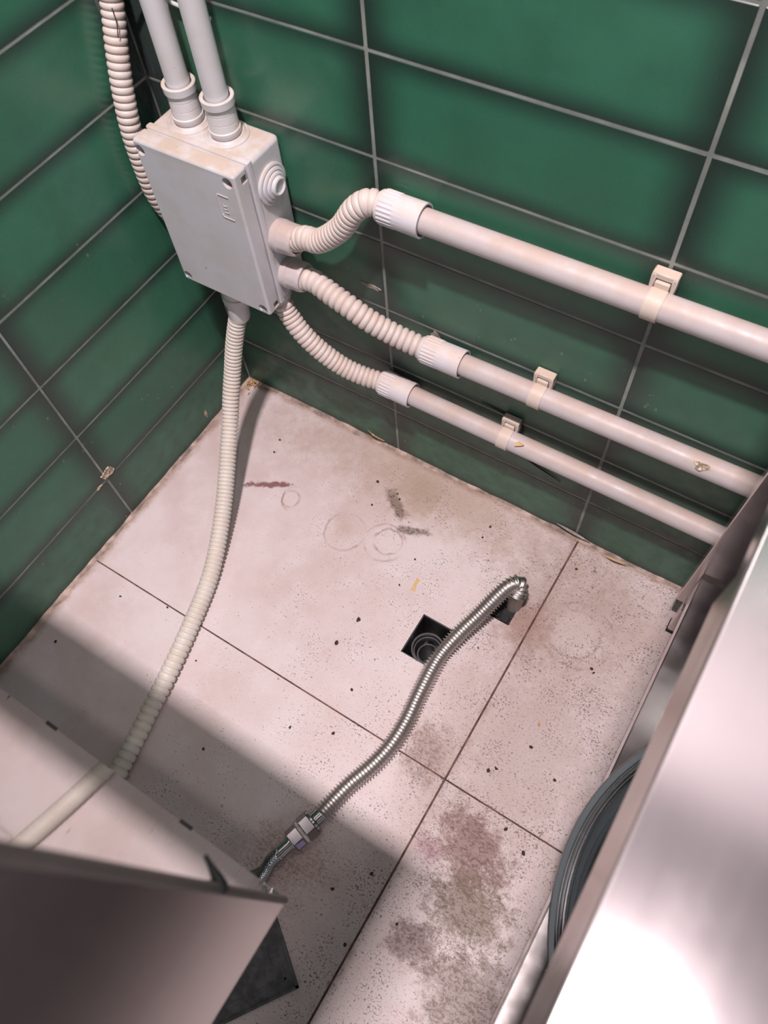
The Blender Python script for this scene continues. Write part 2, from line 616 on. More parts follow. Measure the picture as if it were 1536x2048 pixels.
# ------------------------------------------------------------------ floor
HOLE1 = (0.4515, 0.4985, -0.2675, -0.2070)
HOLE2 = (0.5270, 0.5560, -0.1640, -0.1290)
floor = struct(plate_holes('floor', -0.03, 1.62, -1.52, 0.03, -0.014, -0.0012, [HOLE1, HOLE2], M['floor_grout'], None))
fx = (0.0, 0.5814, 1.1814, 1.60)
fy = (0.0, -0.3768, -0.9768, -1.50)
for i in range(3):
    for j in range(3):
        a, b = fx[i], fx[i + 1]
        c, d = fy[j + 1], fy[j]
        gx0 = 0.0013 if i else 0.0
        gy1 = 0.0010 if j else 0.0
        g2 = 0.0013
        hs = [HOLE1, HOLE2] if (i, j) == (0, 0) else []
        plate_holes('tile', a + gx0, b - g2, c + g2 * 0.8, d - gy1, -0.009, 0.0, hs, M['floor'], floor)

# ------------------------------------------------------------------ walls
ROW0, PH, PW = 0.0990, 0.1000, 0.2907
ROWS = 14
zs = [0.0] + [ROW0 + i * PH for i in range(ROWS)]
GX = 0.0013
TILE_CACHE = {}


def wall_tile(parent, wall, s0, s1, z0, z1, u0, v0):
    """one tile; s runs along the wall"""
    key = (wall, round(s1 - s0, 4), round(z1 - z0, 4), round(u0, 4), round(v0, 4))
    if key not in TILE_CACHE:
        bm = bmesh.new()
        w_, h_ = s1 - s0, z1 - z0
        if wall == 'back':
            bm_box(bm, (0, 0, 0), (w_, 0.007, h_), 0.0009, 1)
        else:
            bm_box(bm, (-0.007, -w_, 0), (0, 0, h_), 0.0009, 1)
        uvl = bm.loops.layers.uv.new('UVMap')
        for f in bm.faces:
            for l in f.loops:
                q = l.vert.co
                l[uvl].uv = ((q.x if wall == 'back' else -q.y) + u0, q.z + v0)
        bmesh.ops.recalc_face_normals(bm, faces=bm.faces)
        me = bpy.data.meshes.new('tile')
        bm.to_mesh(me)
        bm.free()
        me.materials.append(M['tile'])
        TILE_CACHE[key] = me
    o = bpy.data.objects.new('tile', TILE_CACHE[key])
    COL.objects.link(o)
    o.parent = parent
    o.location = (s0, 0, z0) if wall == 'back' else (0, -s0, z0)
    o.rotation_euler = (random.uniform(-1, 1) * 0.0016, random.uniform(-1, 1) * 0.0010, 0)
    return o


def tiled_wall(name, wall, first, n):
    if wall == 'back':
        b = box(name, (-0.03, 0.0005, -0.014), (1.62, 0.04, 2.6), M['wall_grout'])
    else:
        b = box(name, (-0.04, -1.52, -0.014), (-0.0005, 0.0005, 2.6), M['wall_grout'])
    struct(b)
    edges = [0.0, first] + [first + PW * (i + 1) for i in range(n)]
    gv = 0.0014 if wall == 'back' else 0.0011
    for r in range(ROWS):
        z0 = zs[r] + (0.0 if r == 0 else GX)
        z1 = zs[r + 1] - (GX if wall == 'back' else GX * 0.8)
        for i in range(len(edges) - 1):
            s0 = edges[i] + (0.0008 if i == 0 else gv)
            s1 = edges[i + 1] - gv
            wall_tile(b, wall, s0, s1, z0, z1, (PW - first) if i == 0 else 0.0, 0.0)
    return b


wall_back = tiled_wall('wall_back', 'back', 0.2840, 4)
wall_left = tiled_wall('wall_left', 'left', 0.2915, 4)
# unseen plain plaster above the tiling, added to brighten the tabletop's reflection
box('added_plaster_band', (-0.0005, -0.0005, 1.402), (1.62, 0.0006, 2.6), M['plaster'], wall_back)
box('added_plaster_band', (-0.0006, -1.52, 1.402), (0.0005, -0.0005, 2.6), M['plaster'], wall_left)

# chipped glaze spots on the left wall
def patch(name, parent, origin, axis, pts, mat, h=0.0016):
    a, u, v = frame_from(axis)
    bm = bmesh.new()
    o = Vector(origin)
    top = [bm.verts.new(o + u * x + v * y + a * h * random.uniform(0.6, 1.2)) for x, y in pts]
    bot = [bm.verts.new(o + u * x * 1.08 + v * y * 1.08 - a * 0.001) for x, y in pts]
    bm.faces.new(top)
    bm.faces.new(bot[::-1])
    n = len(pts)
    for i in range(n):
        bm.faces.new((top[i], bot[i], bot[(i + 1) % n], top[(i + 1) % n]))
    return from_bm(name, bm, mat, parent, smooth=0)


def blob_pts(rx, ry, n=13, jit=0.35):
    return [(rx * math.cos(2 * PI * i / n) * random.uniform(1 - jit, 1 + jit * 0.5),
             ry * math.sin(2 * PI * i / n) * random.uniform(1 - jit, 1 + jit * 0.5)) for i in range(n)]


patch('chipped_spot', wall_left, (0.0, -0.285, 0.1085), (1, 0, 0), blob_pts(0.0125, 0.0075), M['chip'], 0.0012)
patch('chipped_spot', wall_left, (0.0, -0.308, 0.100), (1, 0, 0), blob_pts(0.006, 0.0028, 9), M['chip'], 0.0010)
patch('chipped_spot', wall_left, (0.0, -0.1046, 0.0270), (1, 0, 0), blob_pts(0.0035, 0.008, 9, 0.5), M['chip'], 0.0008)
patch('dried_glue', wall_back, (0.2650, 0.0, 0.3265), (0, -1, 0), blob_pts(0.016, 0.0035, 11, 0.4), M['sliver'], 0.0010)
patch('dried_glue', wall_back, (0.350, 0.0, 0.2900), (0, -1, 0), blob_pts(0.006, 0.009, 11, 0.6), M['sliver'], 0.0006)

# sealant along the foot of the walls
def sealant(name, along, length, seed):
    rnd = random.Random(seed)
    bm = bmesh.new()
    prev = None
    n = 90
    for i in range(n + 1):
        s = length * i / n
        d = 0.0030 + 0.0030 * rnd.random() + (0.004 if rnd.random() < 0.12 else 0)
        h = 0.0022 + 0.0030 * rnd.random()
        if along == 'x':
            pr = [(s, 0.001, 0.0), (s, 0.001, h), (s, -d * 0.5, h * 0.6), (s, -d, 0.0)]
        else:
            pr = [(-0.001, -s, 0.0), (-0.001, -s, h), (d * 0.5, -s, h * 0.6), (d, -s, 0.0)]
        cur = [bm.verts.new(q) for q in pr]
        if prev:
            for j in range(3):
                bm.faces.new((prev[j], prev[j + 1], cur[j + 1], cur[j]))
        prev = cur
    o = from_bm(name, bm, M['caulk'], None, 50)
    return struct(o)


sealant('trim_1', 'x', 1.58, 3)
sealant('trim_2', 'y', 1.48, 5)

ceiling = struct(box('ceiling', (-0.03, -2.4, 2.6), (2.4, 0.03, 2.65), M['plaster']))

# ------------------------------------------------------------------ floor drain
dr = empty('floor_drain', (0.475, -0.237, -0.06))
tag(dr, 'square open floor drain hole with black rings inside, half under the steel hose', 'drain')
x0, x1, y0, y1 = HOLE1
bm = bmesh.new()
t = 0.0015
for lo, hi in (((x0, y0, -0.11), (x0 + t, y1, -0.0015)), ((x1 - t, y0, -0.11), (x1, y1, -0.0015)),
               ((x0, y0, -0.11), (x1, y0 + t, -0.0015)), ((x0, y1 - t, -0.11), (x1, y1, -0.0015)),
               ((x0, y0, -0.112), (x1, y1, -0.108))):
    bm_box(bm, lo, hi)
from_bm('sleeve', bm, M['hole'], dr)
cx, cy = 0.4765, -0.2400
for r, z, tt in ((0.0225, -0.022, 0.0022), (0.0195, -0.030, 0.0015), (0.0150, -0.046, 0.0016)):
    lathe('ring', (cx, cy, z), (0, 0, 1), [(-0.010, r), (0, r), (0, r - tt), (-0.010, r - tt)], M['hole_ring'], dr, ring=True)
lathe('pipe_mouth', (cx, cy, -0.105), (0, 0, 1), [(0, 0.014), (0.06, 0.014), (0.06, 0.0128), (0.0, 0.0128)], M['hole'], dr, ring=True)

# stub pipe in the second hole
sp = empty('pipe_stub', (0.5485, -0.1385, 0.0))
tag(sp, 'short grey pipe stub rising from a broken hole under the end of the steel hose', 'pipe')
lathe('tube', (0.5485, -0.1385, -0.03), (0.02, 0.12, 1), [(0, 0.0098), (0.068, 0.0098), (0.070, 0.0112), (0.074, 0.0112), (0.074, 0.0085), (0.0, 0.0085)],
      M['grey_tube'], sp, ring=True)
bm = bmesh.new()
for (a, b, c, d, h) in ((0.5272, 0.5558, -0.1638, -0.1292, -0.0015), (0.5290, 0.5400, -0.1610, -0.1510, 0.0030),
                        (0.5420, 0.5530, -0.1630, -0.1530, 0.0018), (0.5285, 0.5360, -0.1500, -0.1380, 0.0035)):
    bm_box(bm, (a, c, -0.013), (b, d, h), 0.0008, 1)
from_bm('rubber_seal', bm, M['rubber'], sp)

# ------------------------------------------------------------------ junction box
BX0, BX1, BZ0, BZ1 = 0.0393, 0.1712, 0.3004, 0.4892
YB, YL = 0.0540, 0.0765
jb = empty('junction_box', (0.105, -0.03, BZ0))
tag(jb, 'grey-white plastic electrical junction box in the corner with pipes entering its top', 'junction box')


def apply_bool(o, cutters):
    for c in cutters:
        md = o.modifiers.new('cut', 'BOOLEAN')
        md.operation = 'DIFFERENCE'
        md.solver = 'EXACT'
        md.object = c
    dg = bpy.context.evaluated_depsgraph_get()
    dg.update()
    me = bpy.data.meshes.new_from_object(o.evaluated_get(dg))
    o.modifiers.clear()
    old = o.data
    o.data = me
    bpy.data.meshes.remove(old)
    for c in cutters:
        bpy.data.objects.remove(c)
    for f in o.data.polygons:
        f.use_smooth = True
    o.data.set_sharp_from_angle(angle=math.radians(35))


bm = bmesh.new()
bm_box(bm, (BX0 + 0.001, -YB, BZ0 + 0.001), (BX1 - 0.001, 0.0, BZ1 - 0.001), 0.006, 3)
weighted(from_bm('body', bm, M['box'], jb))
# lip between body and lid
box('lid_lip', (BX0, -YB - 0.0008, BZ0), (BX1, -YB + 0.0075, BZ1), M['box'], jb, 0.0022, 2)
lid = box('lid', (BX0 + 0.0004, -YL, BZ0 + 0.0004), (BX1 - 0.0004, -YB - 0.0022, BZ1 - 0.0004), M['box'], jb, 0.0030, 3)
box('gasket', (BX0 + 0.003, -YB - 0.003, BZ0 + 0.003), (BX1 - 0.003, -YB, BZ1 - 0.003), M['pvc_grey'], jb)
cut = []
for cxx, czz in ((BX0 + 0.0075, BZ1 - 0.0118), (BX1 - 0.0105, BZ1 - 0.0105), (BX0 + 0.0085, BZ0 + 0.0085), (BX1 - 0.0095, BZ0 + 0.0085)):
    me = lathe_mesh('c', (cxx, -YL - 0.004, czz), (0, 1, 0), [(0, 0.0062), (0.0150, 0.0062)], 24)
    cut.append(finish('c', me, None, None, 0))
for czz in (BZ1 - 0.0115, BZ0 + 0.0085):
    cut.append(box('c', (BX1 - 0.0045, -YB - 0.013, czz - 0.0042), (BX1 + 0.004, -YB - 0.0005, czz + 0.0042), None, None))
apply_bool(lid, cut)
weighted(lid)
for cxx, czz in ((BX0 + 0.0075, BZ1 - 0.0118), (BX1 - 0.0105, BZ1 - 0.0105), (BX0 + 0.0085, BZ0 + 0.0085), (BX1 - 0.0095, BZ0 + 0.0085)):
    sc = lathe('lid_screw', (cxx, -YL + 0.0112, czz), (0, -1, 0), [(0, 0.0052), (0.0022, 0.0052), (0.0030, 0.0042)], M['pvc_grey'], jb, 20)
    box('slot', (cxx - 0.0040, -YL + 0.0078, czz - 0.0006), (cxx + 0.0040, -YL + 0.0083, czz + 0.0006), M['black'], sc)
patch('scuff', jb, (0.0859, -YL, 0.3390), (0, -1, 0), blob_pts(0.0014, 0.0024, 9, 0.5), M['chip'], 0.0002)
# raised mark on the lid
bm = bmesh.new()
ex, ez, yy = 0.1490, 0.4475, -YL
for (a, b, c, d) in ((-0.0070, 0.0070, 0.0125, 0.0134), (-0.0080, -0.0072, -0.0120, 0.0110), (-0.0060, 0.0080, -0.0150, -0.0140),
                     (-0.0076, -0.0058, -0.0145, -0.0118)):
    bm_box(bm, (ex + a, yy - 0.0007, ez + c), (ex + b, yy + 0.001, ez + d))
for q in (0.0035, -0.0005, -0.0045):
    bm_box(bm, (ex - 0.0030, yy - 0.0006, ez + q - 0.0036), (ex + 0.0026, yy + 0.001, ez + q - 0.0030))
    bm_box(bm, (ex - 0.0030, yy - 0.0006, ez + q - 0.0034), (ex - 0.0024, yy + 0.001, ez + q - 0.0008))
bm_box(bm, (ex + 0.0020, yy - 0.0006, ez - 0.0075), (ex + 0.0026, yy + 0.001, ez + 0.0030))
from_bm('raised_mark', bm, M['box'], jb, 0)

P1 = (0.0765, -0.0265)
P2 = (0.1245, -0.0265)
for (px_, py_) in (P1, P2):
    # stepped membrane, then the gland the pipe slides into
    lathe('membrane', (px_, py_, BZ1 - 0.002), (0, 0, 1), [(0, 0.0235), (0.0022, 0.0235), (0.0030, 0.0218), (0.0022, 0.0208), (0.0036, 0.0200),
          (0.0046, 0.0186), (0.0036, 0.0176), (0.0036, 0.0150)], M['box'], jb, 40)
    lathe('gland', (px_, py_, BZ1 + 0.0006), (0, 0, 1), [(0, 0.0140), (0.003, 0.0160), (0.008, 0.0162), (0.0088, 0.0152), (0.0160, 0.0150), (0.0163, 0.0146),
          (0.0168, 0.0150), (0.0245, 0.0148), (0.0248, 0.0144), (0.0253, 0.0148), (0.0312, 0.0148), (0.0325, 0.0166), (0.0395, 0.0170), (0.0402, 0.0164),
          (0.0395, 0.0132), (0.0330, 0.0126)], M['pvc_grey'], jb, 40)
# blind membrane on the right side
lathe('membrane', (BX1 - 0.002, -0.0262, 0.4480), (1, 0, 0), [(0, 0.0215), (0.0036, 0.0215), (0.0044, 0.0198), (0.0038, 0.0176), (0.0060, 0.0174),
      (0.0068, 0.0156), (0.0062, 0.0138), (0.0084, 0.0136), (0.0092, 0.0118), (0.0087, 0.0104), (0.0122, 0.0098), (0.0130, 0.0082), (0.0112, 0.0064)],
      M['box'], jb, 40)


def side_gland(origin, axis, L=0.028):
    def ribs(d, i, seg):
        return 0.0007 if (0.010 < d < 0.024 and i % 4 == 0) else 0.0
    return lathe('gland', origin, axis, [(0, 0.0165), (0.001, 0.0182), (0.0088, 0.0182), (0.0096, 0.0172), (0.0100, 0.0176), (0.0225, 0.0170),
                 (0.0240, 0.0172), (L, 0.0160), (L, 0.0135), (L - 0.006, 0.0125)], M['pvc'], jb, 48, rfun=ribs)


side_gland((BX1 - 0.001, -0.0340, 0.3880), (1, 0, 0.08))
side_gland((BX1 - 0.001, -0.0330, 0.3345), (1, 0, 0.05))
# bottom glands: left one carries the long conduit, right one the lowest wall run
lathe('gland', (0.0865, -0.0430, BZ0 + 0.001), (-0.03, -0.10, -1), [(0, 0.0160), (0.030, 0.0168), (0.0310, 0.0160), (0.0325, 0.0176), (0.0385, 0.0176), (0.0395, 0.0166),
      (0.0440, 0.0166), (0.0455, 0.0150), (0.0465, 0.0142), (0.0680, 0.0139), (0.0715, 0.0126)], M['pvc_grey'], jb, 40)
lathe('gland', (0.1500, -0.0370, BZ0 + 0.001), (0.25, 0, -1), [(0, 0.0165), (0.010, 0.0165), (0.012, 0.0145)], M['pvc_grey'], jb, 36)
lathe('gland', (BX0 + 0.001, -0.030, 0.335), (-1, -0.2, 0.35), [(0, 0.0140), (0.008, 0.0140), (0.010, 0.0125)], M['pvc_grey'], jb, 36)

# ------------------------------------------------------------------ straight pipes
R = 0.0125


def straight_pipe(p0, p1, r, mat, label, group):
    p0, p1 = Vector(p0), Vector(p1)
    L = (p1 - p0).length
    o = lathe('conduit_pipe', p0, p1 - p0, [(0, r - 0.0016), (0, r), (L, r), (L, r - 0.0016)], mat, None, 48, ring=True)
    return tag(o, label, 'pipe', group)


straight_pipe((P1[0], P1[1], BZ1 + 0.012), (P1[0], P1[1], 1.40), 0.0117, M['pvc_grey'],
              'left of two upright grey pipes rising from the top of the junction box', 'upright pipes over the box')
straight_pipe((P2[0], P2[1], BZ1 + 0.012), (P2[0], P2[1], 1.40), 0.0117, M['pvc_grey'],
              'right of two upright grey pipes rising from the top of the junction box', 'upright pipes over the box')
WP = {'top': (0.4604, 0.0143, 0.300), 'mid': (0.2770, 0.0212, 0.3440), 'low': (0.1834, 0.0006, 0.2790)}
YW = -0.0185


def wz(k, x):
    return WP[k][0] + WP[k][1] * x


for k_, lab in (('top', 'topmost white pipe clipped along the green back wall'),
                ('mid', 'middle white pipe of three running along the green back wall'),
                ('low', 'lowest white pipe along the green back wall, just above the floor')):
    xs_ = WP[k_][2] + 0.018
    straight_pipe((xs_, YW, wz(k_, xs_)), (1.30, YW, wz(k_, 1.30)), R, M['pvc'], lab, 'white pipes on the back wall')


# coupling sleeves
def coupling(k_, L, label):
    x_ = WP[k_][2]
    ax = Vector((1, 0, WP[k_][1])).normalized()

    def ribs(d, i, seg):
        return 0.0007 if (0.004 < d < L * 0.42 and i % 4 < 2) else 0.0
    prof = [(0, 0.0140), (0.0008, 0.0155), (0.004, 0.0163), (0.0045, 0.0163), (L * 0.20, 0.0163), (L * 0.41, 0.0163), (L * 0.43, 0.0166),
            (L * 0.7, 0.0167), (L, 0.0168), (L, 0.0150), (L * 0.45, 0.0146), (L * 0.45, 0.0128), (0.0, 0.0128)]
    o = lathe('pipe_coupling', (x_, YW, wz(k_, x_)), ax, prof, M['sleeve'], None, 96, smooth=22, ring=True, rfun=ribs)
    return tag(o, label, 'coupling', 'couplings where conduits meet wall pipes')


coupling('top', 0.049, 'white ribbed coupling sleeve at the left end of the topmost wall pipe')
coupling('mid', 0.053, 'beige-dusted ribbed coupling sleeve at the left end of the middle wall pipe')
coupling('low', 0.048, 'white ribbed coupling sleeve at the left end of the lowest wall pipe')


# pipe clips
def clip(x_, k_, label):
    z_ = wz(k_, x_)
    root = empty('pipe_clip', (x_, 0, z_))
    tag(root, label, 'pipe clip', 'beige clips holding the wall pipes')
    w_ = 0.0072
    rr, th = R + 0.0002, 0.0014
    # strap: wraps the front of the pipe from the block on top to a foot below
    bm = bmesh.new()
    prev = None
    N = 26
    for i in range(N + 1):
        a = math.radians(112 - 212 * i / N)       # 90 = top, 0 = facing the room, -90 = under
        ring = []
        for s in (-w_, w_):
            for q in (rr, rr + th):
                ring.append(bm.verts.new((x_ + s, YW - math.cos(a) * q, z_ + math.sin(a) * q)))
        if prev:
            for (p, q) in ((0, 1), (1, 3), (3, 2), (2, 0)):
                bm.faces.new((prev[p], prev[q], ring[q], ring[p]))
        else:
            bm.faces.new((ring[0], ring[1], ring[3], ring[2]))
        prev = ring
    bm.faces.new((prev[0], prev[2], prev[3], prev[1]))
    from_bm('strap', bm, M['strap'], root)
    bm = bmesh.new()
    # U-shaped block on top with the strap end locked between its two cheeks
    zt = z_ + R
    bm_box(bm, (x_ - 0.0112, -0.0115, zt - 0.006), (x_ - 0.0070, -0.0005, zt + 0.0120), 0.0008, 1)
    bm_box(bm, (x_ + 0.0070, -0.0115, zt - 0.006), (x_ + 0.0112, -0.0005, zt + 0.0120), 0.0008, 1)
    bm_box(bm, (x_ - 0.0112, -0.0110, zt + 0.0072), (x_ + 0.0112, -0.0005, zt + 0.0132), 0.0010, 1)
    bm_box(bm, (x_ - 0.0100, -0.0040, z_ - R - 0.006), (x_ + 0.0100, -0.0005, zt + 0.010), 0.0008, 1)
    from_bm('clip_base', bm, M['strap'], root)
    box('strap_end', (x_ - 0.0064, -0.0135, zt - 0.0035), (x_ + 0.0064, -0.0070, zt + 0.0064), M['strap'], root, 0.0008, 1)
    return root


clip(0.5750, 'top', 'beige clip strapped over the topmost wall pipe')
clip(0.4895, 'mid', 'beige clip strapped over the middle wall pipe')
clip(0.4595, 'low', 'beige clip strapped over the lowest wall pipe, beside a black cable')

# ------------------------------------------------------------------ corrugated conduits
def conduit(pts, r, depth, pitch, prof, mat, label, seg=18):
    o = sweep('corrugated_conduit', spline(pts), corr_steps(r, depth, pitch, prof), mat, None, seg, 70)
    return tag(o, label, 'conduit', 'corrugated plastic conduits')


conduit([(0.0128, -0.0138, 1.40), (0.0128, -0.0138, 1.0), (0.0128, -0.0138, 0.70), (0.0128, -0.0150, 0.63), (0.0128, -0.0209, 0.5866), (0.0128, -0.0345, 0.5481),
         (0.0128, -0.0450, 0.5134), (0.0128, -0.0530, 0.4746), (0.0130, -0.0554, 0.4346), (0.0132, -0.0535, 0.3951), (0.0165, -0.0440, 0.3600),
         (0.0300, -0.0330, 0.3410)], 0.0115, 0.0022, 0.0072, 'round', M['corr'],
        'thick cream corrugated conduit running down the corner left of the junction box')
conduit([(0.0846, -0.0495, 0.2380), (0.0808, -0.0549, 0.2230), (0.0765, -0.0683, 0.1900), (0.0760, -0.0847, 0.1550), (0.0804, -0.1054, 0.1260), (0.0896, -0.1298, 0.1000),
         (0.1065, -0.1677, 0.0730), (0.1259, -0.2083, 0.0500), (0.1435, -0.2474, 0.0320), (0.1609, -0.2891, 0.0180), (0.1765, -0.3301, 0.0130), (0.1945, -0.3925, 0.0121), (0.2083, -0.4474, 0.0120),
         (0.2199, -0.5014, 0.0120), (0.2301, -0.5498, 0.0120), (0.2400, -0.6200, 0.0120), (0.2450, -0.7600, 0.0120), (0.2400, -0.9500, 0.0120)],
        0.0121, 0.0022, [(0.0, 0.0058), (0.25, 0.0056), (0.42, 0.0068), (0.55, 0.0098), (1.0, 0.0098)], 'flat', M['corr_grey'],
        'long grey-white corrugated conduit hanging from the box bottom and lying across the floor')
conduit([(0.1920, -0.0345, 0.3895), (0.1985, -0.0345, 0.3935), (0.2110, -0.0350, 0.4010), (0.2302, -0.0350, 0.4055), (0.2577, -0.0330, 0.4303), (0.2759, -0.0290, 0.4575),
         (0.2896, -0.0240, 0.4680), (0.3020, -0.0195, 0.4655), (0.3070, -0.0188, 0.4650)], 0.0130, 0.0015, 0.0060, 'flat', M['corr'],
        'cream S-bent corrugated conduit leading up to the topmost wall pipe', 22)
conduit([(0.1930, -0.0335, 0.3355), (0.1951, -0.0340, 0.3420), (0.2120, -0.0360, 0.3412), (0.2343, -0.0380, 0.3344), (0.2606, -0.0380, 0.3260), (0.2842, -0.0340, 0.3115),
         (0.3124, -0.0260, 0.2955), (0.3440, -0.0190, 0.2845), (0.3500, -0.0186, 0.2844)][:1] +
        [(0.2120, -0.0350, 0.3395), (0.2343, -0.0375, 0.3344), (0.2606, -0.0380, 0.3260), (0.2842, -0.0340, 0.3115),
         (0.3124, -0.0260, 0.2955), (0.3440, -0.0190, 0.2845), (0.3500, -0.0186, 0.2844)], 0.0133, 0.0028, 0.0080, 'round', M['corr'],
        'coarse cream corrugated conduit sloping to the middle wall pipe', 22)
conduit([(0.1535, -0.0375, 0.2890), (0.1570, -0.0385, 0.2830), (0.1651, -0.0400, 0.2648), (0.1811, -0.0420, 0.2456), (0.2035, -0.0400, 0.2233), (0.2310, -0.0335, 0.2009),
         (0.2561, -0.0260, 0.1888), (0.2780, -0.0192, 0.1838), (0.2850, -0.0186, 0.1836)], 0.0128, 0.0023, 0.0068, 'round', M['corr'],
        'cream corrugated conduit curving from under the box to the lowest wall pipe', 22)

# pale strap behind the upright pipes
o = sweep('cable_tie', spline([(0.010, -0.0290, 0.6020), (0.045, -0.0060, 0.5950), (0.078, -0.0045, 0.5900), (0.118, -0.0040, 0.5860)]),
          plain_steps(0.0020, 24), M['zip'], None, 10)
tag(o, 'pale strap stretched behind the two upright pipes', 'strap')
# cracked strand on the corner conduit
o = sweep('wire', spline([(0.0215, -0.0300, 0.5860), (0.0245, -0.0330, 0.5745), (0.0245, -0.0370, 0.5640)]), plain_steps(0.0005, 12), M['crumb'], None, 6)
tag(o, 'thin dark wire caught on the corner conduit near the top', 'wire')

# ------------------------------------------------------------------ steel gas hose
hs = empty('steel_hose', (0.50, -0.30, 0.0))
tag(hs, 'corrugated stainless steel hose lying across the floor past the drain', 'hose')
hp = [(0.5505, -0.1370, 0.0400), (0.5500, -0.1300, 0.0500), (0.5455, -0.1275, 0.0560), (0.5380, -0.1360, 0.0560), (0.5310, -0.1520, 0.0490), (0.5209, -0.1814, 0.0350),
      (0.5090, -0.2168, 0.0230), (0.5010, -0.2550, 0.0130), (0.5035, -0.3061, 0.0122), (0.5070, -0.3411, 0.0118), (0.5065, -0.3767, 0.0118),
      (0.4995, -0.4105, 0.0118), (0.4885, -0.4418, 0.0118), (0.4815, -0.4699, 0.0118), (0.4772, -0.4905, 0.0125)]
sweep('corrugated_tube', spline(hp), corr_steps(0.0118, 0.0028, 0.0042, 'fin'), M['hose'], hs, 20, 70)
o = sweep('loose_wire', spline([(0.5490, -0.1260, 0.0640), (0.5540, -0.1265, 0.0630), (0.5580, -0.1290, 0.0570), (0.5592, -0.1310, 0.0500)]), plain_steps(0.0005, 14), M['hose'], hs, 6)
ax = Vector((-0.0065, -0.0230, 0)).normalized()
q0 = Vector((0.4772, -0.4900, 0.0125))


def along(d):
    return q0 + ax * d


def hexnut(name, d0, L, r, mat):
    a, u, v = frame_from(ax)
    me = lathe_mesh(name, along(d0), ax, [(0, r * 0.90), (0.0015, r), (L - 0.0015, r), (L, r * 0.90)], 6)
    return finish(name, me, mat, hs, 20)


lathe('collar', along(-0.001), ax, [(0, 0.0092), (0.0100, 0.0092)], M['chrome'], hs, 28)
lathe('washer', along(0.008), ax, [(0, 0.0125), (0.0015, 0.0155), (0.0040, 0.0155), (0.005, 0.0135)], M['chrome'], hs, 32)
hexnut('hex_nut', 0.0115, 0.0145, 0.0160, M['chrome'])
def tape_r(d, i, seg):
    return random.uniform(-0.0008, 0.0012)
lathe('thread_tape', along(0.0255), ax, [(0, 0.0120), (0.0016, 0.0140), (0.0032, 0.0140), (0.0045, 0.0120)], M['tape'], hs, 26, rfun=tape_r)
hexnut('hex_nut', 0.0290, 0.0155, 0.0138, M['chrome'])
a_, u_, v_ = frame_from(ax)
lathe('ferrule', along(0.0445), ax, [(0, 0.0098), (0.0016, 0.0098), (0.002, 0.0078), (0.0165, 0.0078), (0.0175, 0.0088), (0.0200, 0.0088), (0.0205, 0.0076)], M['chrome'], hs, 28)
# purplish reflection painted as a lilac patch on the facet that faces the lamp
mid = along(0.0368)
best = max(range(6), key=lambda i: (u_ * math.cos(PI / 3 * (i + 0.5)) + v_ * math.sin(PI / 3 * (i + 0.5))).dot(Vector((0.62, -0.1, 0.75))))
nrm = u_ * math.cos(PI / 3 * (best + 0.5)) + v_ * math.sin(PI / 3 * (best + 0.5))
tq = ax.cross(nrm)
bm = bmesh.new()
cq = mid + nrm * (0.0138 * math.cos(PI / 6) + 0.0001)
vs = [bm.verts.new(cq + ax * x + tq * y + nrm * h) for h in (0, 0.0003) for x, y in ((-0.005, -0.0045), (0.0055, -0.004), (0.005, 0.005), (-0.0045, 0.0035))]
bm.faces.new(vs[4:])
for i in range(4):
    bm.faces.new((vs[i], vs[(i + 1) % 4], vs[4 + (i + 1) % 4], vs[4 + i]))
o = from_bm('reflection_patch', bm, M['lilac'], hs, 0)
o['label'] = 'small painted lilac reflection on the second nut'
e0 = along(0.063)
br = [e0, e0 + ax * 0.012 + Vector((0, 0, -0.0005)), Vector((0.4570, -0.5760, 0.0090)), Vector((0.4575, -0.6000, 0.0088)), Vector((0.4660, -0.6500, 0.0085)), Vector((0.480, -0.78, 0.0085))]
sweep('braided_tube', spline(br, 60), lambda L: [(L * i / 420, 0.0074) for i in range(421)], M['braid'], hs, 48, 80,
      afun=lambda s, an: 0.0011 * (abs(math.sin(an * 6 + s * 1100)) * abs(math.sin(an * 6 - s * 1100))) - 0.0006)

# ------------------------------------------------------------------ left steel cabinet (only its back corner shows)
YC, XC, ZC = -0.5420, 0.5910, 0.5930
cb = empty('steel_cabinet', (0.30, -0.85, 0.0))
tag(cb, 'polished steel cabinet at lower left whose back panel mirrors the floor', 'cabinet')
box('back_panel', (0.02, YC - 0.0015, ZC), (XC - 0.0015, YC, 0.900), M['mirror'], cb)
box('side_panel', (XC - 0.0015, -1.20, ZC + 0.0005), (XC, YC - 0.0020, 0.900), M['side_steel'], cb)
box('bottom_panel', (0.02, -1.20, ZC + 0.004), (XC - 0.002, YC - 0.0022, ZC + 0.0055), M['frame_steel'], cb)
box('front_panel', (0.02, -1.2015, ZC), (XC, -1.2000, 0.900), M['frame_steel'], cb)
box('left_panel', (0.02, -1.20, ZC), (0.0215, YC - 0.002, 0.90), M['frame_steel'], cb)
box('cabinet_top', (0.02, -1.20, 0.8985), (XC, YC - 0.0005, 0.9000), M['top_steel'], cb)
lathe('corner_seam', (XC - 0.0008, YC - 0.0008, ZC), (0, 0, 1), [(0, 0.0017), (0.306, 0.0017)], M['dark_steel'], cb, 12)
for lx, ly in ((0.06, -0.66), (0.53, -0.80), (0.06, -1.15), (0.53, -1.15)):
    lg = box('leg', (lx - 0.016, ly - 0.016, 0.018), (lx + 0.016, ly + 0.016, ZC + 0.004), M['frame_steel'], cb, 0.002, 1)
    lathe('foot', (lx, ly, 0.0), (0, 0, 1), [(0, 0.019), (0.012, 0.019), (0.019, 0.012)], M['rubber'], lg, 20)
